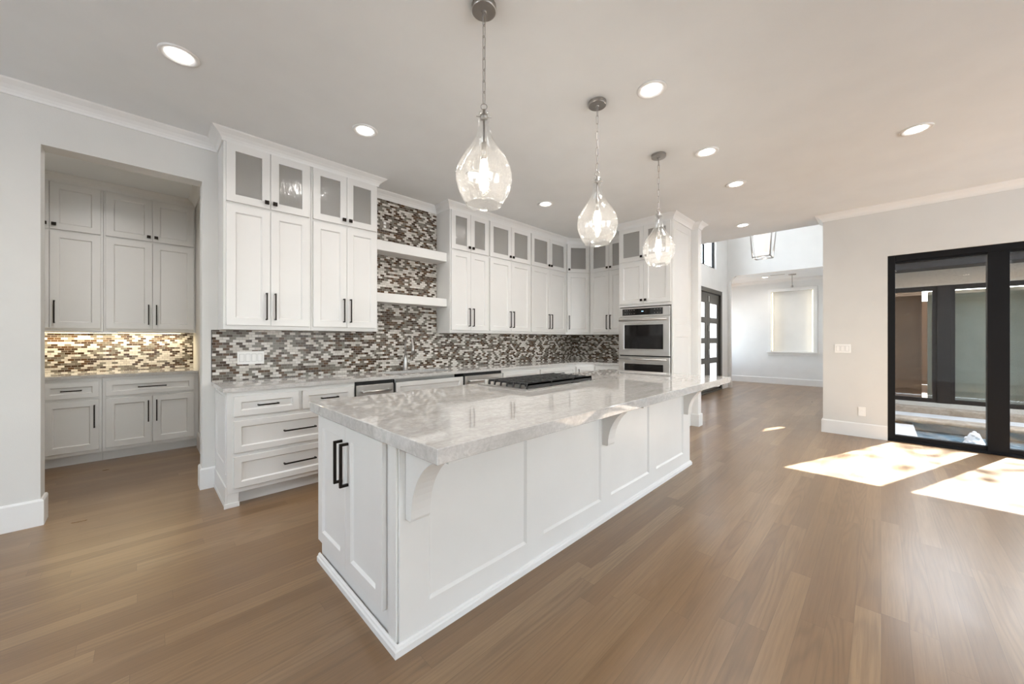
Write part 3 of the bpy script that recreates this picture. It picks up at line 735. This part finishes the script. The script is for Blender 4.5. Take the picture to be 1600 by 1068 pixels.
# ------------------------------------------------------------------ island
IX0, IX1, IY0, IY1 = .742, 3.975, 1.392, 2.315
def island():
    r = thing('kitchen_island', 'large white panelled island cabinet with curved corbels in the middle of the floor', 'island', (0, 0, 0))
    part('body', M_ISL, r, lambda bm: box(bm, IX0, IX1, IY0+.012, IY1, .0005, .857))
    # long panelled side facing the room
    def panelling(bm):
        y0, y1 = IY0, IY0+.0119
        xs = [(.882, 1.508), (1.652, 2.278), (2.412, 3.038), (3.178, 3.80)]; zb, zt = .150, .815
        px = IX0
        for a, b in xs:
            box(bm, px, a, y0, y1, .0005, .857); box(bm, a, b, y0, y1, .0005, zb); box(bm, a, b, y0, y1, zt, .857); px = b
            # sloped bead around the panel
            for (p, q) in (((a, zb), (b, zb)), ((b, zb), (b, zt)), ((b, zt), (a, zt)), ((a, zt), (a, zb))):
                pass
            s = .012
            o = [(a, zb), (b, zb), (b, zt), (a, zt)]; i = [(a+s, zb+s), (b-s, zb+s), (b-s, zt-s), (a+s, zt-s)]
            ov = [bm.verts.new((x, y0+.001, z)) for x, z in o]; iv = [bm.verts.new((x, y1-.0005, z)) for x, z in i]
            for k in range(4): bm.faces.new((ov[k], ov[(k+1) % 4], iv[(k+1) % 4], iv[k]))
        box(bm, px, IX1, y0, y1, .0005, .857)
    part('side_panelling', M_ISL, r, panelling)
    # end with two doors (faces -X)
    e = bpy.data.objects.new('end_front', None)
    def enddoor(y0, y1, hy):
        # local: x runs toward -Y
        bm = bmesh.new(); shaker(bm, 0, y1-y0, .126, .845, -.022, .021, .064)
        o = mk('door', bm, M_ISL, r); o.location = (IX0-.0005, y1, 0); o.rotation_euler = (0, 0, R(-90))
        handle(o, y1-hy, .665, .215, -.022, s=.0065, out=.036)
        return o
    enddoor(1.908, 2.308, 1.945); enddoor(1.500, 1.905, 1.868)
    part('corner_stile', M_ISL, r, lambda bm: box(bm, IX0-.010, IX0-.0005, IY0+.012, 1.470, .0005, .857), .0015)
    # far end stile, shoe moulding round the foot
    SHOE = [(0, 0), (.018, 0), (.018, .026), (.012, .030), (.010, .038), (.004, .043), (0, .043)]
    part('base_moulding', M_TRIM, r, lambda bm: sweep(bm, [(IX0-.010, IY1), (IX0-.010, IY0), (IX1, IY0), (IX1, IY1)][::1], [(d, z) for d, z in SHOE]))
    for x0 in (.768, 2.292, 3.803):
        x1 = x0+.092
        def corb(bm, x0=x0, x1=x1):
            yw = IY0-.0005; zt, zb = .8565, .540; tip = 1.088
            pts = [(yw, zb), (yw, zt), (tip, zt), (tip, zt-.018)]
            cy, cz = tip+.003, zb+.012; a, b = (yw-.045)-cy, (zt-.018)-cz
            for k in range(0, 15):
                t = R(90 - 90*k/14)
                pts.append((cy + a*math.cos(t), cz + b*math.sin(t)))
            pts.append((yw-.045+.004, zb))
            prism_yz(bm, pts, x0, x1)
        part('corbel', M_ISL, r, corb, .0012)
    return r
island()
bm = bmesh.new(); box(bm, .700, 4.117, 1.056, 2.40, .8575, .914)
tag(mk('countertop', bm, M_QUARTZ, bevel=.003), 'thick pale grey quartzite slab on top of the island', 'countertop')
def cooktop():
    x0, x1, y0, y1 = 1.938, 2.832, 1.79, 2.335
    r = thing('gas_cooktop', 'steel gas cooktop with black cast iron grates set in the island', 'cooktop', (x0, y0, .9145))
    w, d = x1-x0, y1-y0
    part('tray', M_STEEL, r, lambda bm: (box(bm, 0, w, 0, d, 0, .008)), .003)
    gw = (w-.05)/3
    for k in range(3):
        a = .03+k*gw; b = a+gw-.006
        def gr(bm, a=a, b=b):
            c0, c1 = .026, d-.105; zt = .048
            t = .010
            for y in [c0 + (c1-c0)*i/6 for i in range(7)]:
                box(bm, a, b, y-t/2, y+t/2, .030, zt)
                for x0, s in ((a, -1), (b, 1)):      # slanting finger ends
                    v = [bm.verts.new(p) for p in ((x0, y-t/2, zt), (x0, y+t/2, zt), (x0-s*.014, y+t/2, zt), (x0-s*.014, y-t/2, zt), (x0+s*.008, y-t/2, .010), (x0+s*.008, y+t/2, .010), (x0-s*.006, y+t/2, .010), (x0-s*.006, y-t/2, .010))]
                    for f in ((0,1,2,3),(7,6,5,4),(0,4,5,1),(1,5,6,2),(2,6,7,3),(3,7,4,0)): bm.faces.new([v[i] for i in f])
            for x in (a+.03, b-.03-t): box(bm, x, x+t, c0, c1, .030, zt-.002)
            box(bm, (a+b)/2-t/2, (a+b)/2+t/2, c0, c1, .028, zt-.001)
            box(bm, a, b, c0-t/2, c0+t/2, .012, zt)
            for x in (a, b-t):
                for y in (c0, c1-t): box(bm, x, x+t, y, y+t, .008, .03)
        part('grate', M_IRON, r, gr, .002)
    for (x, y, q) in ((.17, .13, .035), (.17, .34, .028), (.447, .23, .05), (.724, .13, .028), (.724, .34, .035)):
        part('burner', M_IRON, r, lambda bm: lathe(bm, [(0, .026), (q*.8, .026), (q*.85, .02), (q, .018), (q, .008)], 20, x, y), 0, True)
    for k in range(5):
        x = .055 + k*.062
        part('knob', M_STEEL, r, lambda bm: lathe(bm, [(0, .040), (.016, .040), (.018, .036), (.018, .014), (.022, .010), (.022, .008)], 18, x, d-.05), 0, True)
cooktop()

# ------------------------------------------------------------------ lamps
def can(x, y, z, label, group, energy=CAN_W, light=True):
    r = thing('recessed_light', label, 'ceiling light', (x, y, z), 0, group)
    part('trim_ring', M_TRIM, r, lambda bm: lathe(bm, [(.066, -.0005), (.098, -.0005), (.096, -.006), (.088, -.010), (.064, -.004)], 36, closed=True), 0, True)
    part('lens', M_LENS, r, lambda bm: lathe(bm, [(0, -.003), (.0645, -.003), (.0645, -.001), (0, -.001)], 32))
    if light:
        ld = bpy.data.lights.new('can_light', 'AREA'); ld.shape = 'DISK'; ld.size = .14; ld.energy = energy; ld.color = CAN_COL; ld.spread = R(150)
        lo = bpy.data.objects.new('can_light', ld); COL.objects.link(lo); lo.parent = r; lo.location = (0, 0, -.012)
GC = 'recessed ceiling lights'
for x, y, lb in ((.156, 3.0, 'recessed ceiling light nearest the pantry opening'),
                 (1.292, 3.0, 'recessed ceiling light above the wall cabinets left of the shelves'),
                 (2.45, 3.0, 'recessed ceiling light seen through the glass of the nearest pendant'),
                 (3.611, 3.01, 'recessed ceiling light between the nearest and middle pendants, before the right wall cabinets'),
                 (2.472, 1.116, 'large recessed ceiling light right of the middle pendant canopy'),
                 (3.652, 1.129, 'recessed ceiling light to the right of the farthest pendant canopy'),
                 (4.632, 1.134, 'recessed ceiling light second from the foyer edge of the ceiling'),
                 (6.377, 1.472, 'small recessed ceiling light closest to the foyer edge'),
                 (4.469, -.203, 'recessed ceiling light at the right, nearest the glass door')):
    can(x, y, ZC, lb, GC)
can(12.15, 2.27, ZC, 'recessed ceiling light in the far room beyond the header', GC, 7)
can(-.35, 5.0, ZC, 'recessed ceiling light inside the pantry', GC, 9)
for x, y in ((.2, -.2), (-1.9, 1.0), (-1.9, 3.0), (2.3, -1.6), (4.5, -2.2), (-1.9, -1.6), (.2, -3.2), (4.5, -3.8)):  # unseen ceiling lights added as fill from behind the camera
    can(x, y, ZC, 'unseen recessed ceiling light added to light the room from behind the camera', 'added recessed ceiling lights behind the camera')

def pendant(x, y, label):
    r = thing('pendant_lamp', label, 'pendant light', (x, y, ZC), 0, 'seeded glass pendants over the island')
    part('canopy', M_NICKEL, r, lambda bm: lathe(bm, [(0, -.0005), (.064, -.0005), (.064, -.024), (.061, -.028), (.012, -.028), (.012, -.036), (0, -.036)], 36), .001)
    z0, z1 = -.040, -.500
    def chain(bm):
        n = 8; L = (z0-z1)/n; z = z0
        for k in range(n):
            a = L*.5+.004; w = .0075; pts = []
            for i in range(12):
                t = 2*math.pi*i/12; sz = a-w
                px = w*math.cos(t); pz = (sz if math.sin(t) >= 0 else -sz) + w*math.sin(t)
                pts.append((px, 0, z-L/2+pz) if k % 2 == 0 else (0, px, z-L/2+pz))
            tube(bm, pts, .0021, 6, True); z -= L
    part('chain', M_NICKEL, r, chain, 0, True)
    part('ring', M_NICKEL, r, lambda bm: tube(bm, [(.016*math.cos(t)*.7071, -.016*math.cos(t)*.7071, -.518+.016*math.sin(t)) for t in [2*math.pi*i/20 for i in range(20)]], .0025, 8, True), 0, True)
    part('cap', M_NICKEL, r, lambda bm: (lathe(bm, [(0, -.533), (.008, -.533), (.008, -.556), (.019, -.560), (.019, -.580), (.008, -.584), (0, -.584)], 20), tube(bm, [(-.032, .0226, -.570), (.032, -.0226, -.570)], .0028, 8)), 0, True)
    part('stem', M_NICKEL, r, lambda bm: lathe(bm, [(0, -.58), (.005, -.58), (.005, -.70), (.014, -.705), (.014, -.79), (0, -.79)], 16), 0, True)
    prof = [(.020, -.543), (.027, -.548), (.030, -.565), (.0305, -.60), (.036, -.645), (.047, -.685), (.068, -.722), (.098, -.762), (.123, -.800), (.139, -.838), (.1455, -.872), (.143, -.908), (.133, -.945), (.117, -.980), (.097, -1.012), (.090, -1.020), (.092, -1.025)]
    t = .003
    inner = [(max(q-t, .004), z) for q, z in prof][::-1]
    part('glass_shade', M_SEED, r, lambda bm: lathe(bm, prof + inner, 56, closed=True), 0, True)
    part('bulb', M_BULB, r, lambda bm: lathe(bm, [(0, -.785), (.009, -.787), (.012, -.80), (.020, -.825), (.022, -.845), (.017, -.868), (.008, -.880), (0, -.883)], 20), 0, True)
    ld = bpy.data.lights.new('bulb_light', 'POINT'); ld.energy = 7; ld.color = (1, .90, .78); ld.shadow_soft_size = .03
    lo = bpy.data.objects.new('bulb_light', ld); COL.objects.link(lo); lo.parent = r; lo.location = (0, 0, -.90)
    return r
pendant(1.2455, 1.45, 'nearest and largest seeded glass pendant hanging over the island')
pendant(2.329, 1.455, 'middle seeded glass pendant of the row over the island')
pendant(3.393, 1.465, 'farthest seeded glass pendant, in front of the oven tower')

def lantern():
    r = thing('lantern_pendant', 'chrome framed lantern with white inner shade hanging in the tall foyer', 'pendant light', (9.1, 1.74, 2.98))
    def fr(bm):
        h = .95
        for (sx, sy) in ((-1, -1), (1, -1), (1, 1), (-1, 1)):
            tube(bm, [(sx*.15, sy*.15, 0), (sx*.22, sy*.22, h)], .013, 8)
        for z, q in ((0, .15), (h, .22)):
            for a, b in (((-1, -1), (1, -1)), ((1, -1), (1, 1)), ((1, 1), (-1, 1)), ((-1, 1), (-1, -1))):
                tube(bm, [(a[0]*q, a[1]*q, z), (b[0]*q, b[1]*q, z)], .013, 8)
        tube(bm, [(-.22, -.22, h), (0, 0, h+.25), (.22, .22, h)], .01, 8); tube(bm, [(-.22, .22, h), (0, 0, h+.25), (.22, -.22, h)], .01, 8)
    part('frame', M_NICKEL, r, fr, 0, True)
    part('shade', M_SHADE, r, lambda bm: lathe(bm, [(0, .08), (.13, .08), (.18, .85), (0, .85)], 32), 0)
    part('rod', M_CHROME, r, lambda bm: (tube(bm, [(0, 0, 1.19), (0, 0, ZH-2.98-.01)], .008, 8), lathe(bm, [(0, ZH-2.9805), (.07, ZH-2.9805), (.07, ZH-3.01), (0, ZH-3.01)], 20)), 0, True)
    ld = bpy.data.lights.new('lantern_light', 'POINT'); ld.energy = 8; ld.color = (1, .92, .82); ld.shadow_soft_size = .1
    lo = bpy.data.objects.new('lantern_light', ld); COL.objects.link(lo); lo.parent = r; lo.location = (0, 0, -.12)
lantern()
def dining_stub():
    r = thing('ceiling_hook', 'small grey ceiling canopy with short hanging chain in the far room', 'ceiling canopy', (12.1, 1.66, ZC))
    part('canopy', M_NICKEL, r, lambda bm: lathe(bm, [(0, -.0005), (.085, -.0005), (.08, -.02), (.03, -.03), (0, -.03)], 24), 0, True)
    part('chain', M_NICKEL, r, lambda bm: tube(bm, [(0, 0, -.03), (0, 0, -.30)], .008, 8), 0)
    part('socket', M_NICKEL, r, lambda bm: lathe(bm, [(0, -.29), (.022, -.30), (.028, -.34), (0, -.35)], 16), 0, True)
    v = thing('ceiling_vent', 'slim white ceiling vent in the far room', 'vent', (11.95, 1.95, ZC))
    part('frame', M_NICKEL, v, lambda bm: [box(bm, -.05, .05, -.15+.04*k, -.15+.04*k+.028, -.006, -.0005) for k in range(8)])
dining_stub()

# ------------------------------------------------------------------ courtyard beyond the glass door
struct('wall_outside', M_BRICK, [(XW+.151, XW+.20, -12, DW1, -.9, 3.4), (XW+.151, XW+.20, DW1, DW0, DWZ, 3.4), (XW+.151, XW+.20, DW0, YF-.21, -.9, 3.4),
    (XW+.151, 7.68, YF-.21, YF-.146, -.9, 4.15), (8.48, XN+.3, YF-.21, YF-.146, -.9, 4.15), (7.68, 8.48, YF-.21, YF-.146, -.9, .5), (7.68, 8.48, YF-.21, YF-.146, 2.15, 4.15)])
struct('ground', M_PAVE, [(XW+.15, 60, -30, YF-.16, -1.2, -.9)])
struct('paving', M_PAVE, [(8.75, 9.72, -8, YF-.15, -.9, -.02), (XW+.16, 8.75, -.36, YF-.15, -.9, -.06), (XW+.16, 6.98, -8, -.36, -.9, -.06)], bevel=.01)
bm = bmesh.new()
box(bm, 8.55, 8.9, -8, -.10, -.02, .035)
tag(mk('pool_coping', bm, M_COPING, bevel=.02), 'brown stone coping along the far edge of the courtyard pool', 'coping')
bm = bmesh.new(); box(bm, 6.981, 8.749, -8, -.361, -.5, -.155)
tag(mk('pool_water', bm, M_WATER), 'rippling blue pool water seen through the glass door', 'water')
def bub(bm):
    for k in range(26):
        a = random.random()*6.28; q = random.random()*.10; z = .17*(1-(q/.10)**1.5)*random.uniform(.75, 1.1)
        rr = random.uniform(.018, .034); z = max(z, rr*.9)
        bmesh.ops.create_icosphere(bm, subdivisions=2, radius=rr, matrix=Matrix.Translation((7.91+q*math.cos(a), -.885+q*math.sin(a), -.15+z)))
    lathe(bm, [(0, .03), (.04, .02), (.07, -.05), (.10, -.12), (.13, -.1545), (0, -.1545)], 20, 7.91, -.885)
bm = bmesh.new(); bub(bm); tag(mk('water_bubbler', bm, M_FOAM, smooth=True), 'white foaming bubbler jet rising from the pool', 'fountain')
def wing():
    r = thing('house_wing', 'opposite wing of the house across the pool, with dark framed windows', 'building', (10, 0, -.02))
    Y0, Y1 = -8, .40
    part('wall', M_STUCCO, r, lambda bm: (box(bm, 0, .2, Y0, Y1, 2.26, 2.54), box(bm, 0, .2, Y0, Y1, 0, .17), box(bm, 0, .2, .30, Y1, .17, 2.26), box(bm, 0, .2, Y0, -5.2, .17, 2.26)))
    part('stone_ledge', M_COPING, r, lambda bm: box(bm, -.27, -.001, Y0, Y1, -.4, .10), .015)
    part('eave', M_BLACKF, r, lambda bm: (box(bm, -.55, .2, Y0, Y1, 2.54, 2.60), box(bm, -.58, -.55, Y0, Y1, 2.52, 2.68)), .004)
    part('gutter', M_NICKEL, r, lambda bm: box(bm, -.66, -.582, Y0, Y1, 2.66, 2.74), .01)
    def roof(bm): 
        n = [(-.56, 2.67), (-.56, 2.74), (4.5, 4.2), (4.5, 4.1)]
        a = [bm.verts.new((x, Y0, z)) for x, z in n]; b = [bm.verts.new((x, Y1, z)) for x, z in n]
        bm.faces.new(a); bm.faces.new(b[::-1])
        for i in range(4): bm.faces.new((a[i], b[i], b[(i+1) % 4], a[(i+1) % 4]))
    part('roof', M_ROOF, r, roof)
    part('inner_room', M_BROWN, r, lambda bm: (box(bm, .55, .65, -.55, .3, .17, 2.26), box(bm, .2, 4, Y0, .3, .0, .16), box(bm, 3.9, 4, Y0, .3, .17, 2.26)))
    part('reflection_panel', M_PANE_REFL, r, lambda bm: box(bm, .5, .56, -5.0, -.62, .17, 2.2))  # pale sheet coloured as the reflection in the opposite panes
    yy = [.30, -.70, -.863, -1.86, -2.02, -3.0, -3.16, -4.2, -4.36, -5.2]
    for i in range(0, 10, 2):
        a, b = yy[i], yy[i+1]
        def fr(bm, a=a, b=b, i=i):
            box(bm, .03, .13, b, a, .17, .24); box(bm, .03, .13, b, a, 2.18, 2.26); box(bm, .03, .13, a-.05, a, .24, 2.18); box(bm, .03, .13, b, b+.05, .24, 2.18)
            if i < 8: box(bm, .0, .15, b-.163+.001, b, .17, 2.26)
        f = part('window_frame', M_BLACKF, r, fr, .003)
        part('window_pane', M_PANE, f, lambda bm, a=a, b=b: box(bm, .075, .085, b+.051, a-.051, .241, 2.179))
wing()
def tree():
    r = thing('courtyard_tree', 'leafy tree standing behind the opposite wing of the house', 'tree', (15.8, -4.1, -.9))
    part('trunk', M_BARK, r, lambda bm: tube(bm, [(0, 0, 0), (.1, .05, 3), (.0, .1, 6.5), (.1, 0, 10.4)], [.22, .18, .13, .05], 12), 0, True)
    def lv(bm):
        for k in range(600):
            c = Vector((random.gauss(0, 1.0), random.gauss(0, 1.3), random.gauss(10.15, .55)))
            d = Vector((random.gauss(0, 1), random.gauss(0, 1), random.gauss(0, 1))).normalized(); e = d.orthogonal().normalized(); s = random.uniform(.08, .16)
            p = [c+d*s, c+e*s*.45, c-d*s, c-e*s*.45]
            bm.faces.new([bm.verts.new(q) for q in p])
    part('foliage', M_LEAF, r, lv)
tree()
for o in [x for x in bpy.data.objects if x.name.startswith('end_front')]: bpy.data.objects.remove(o)
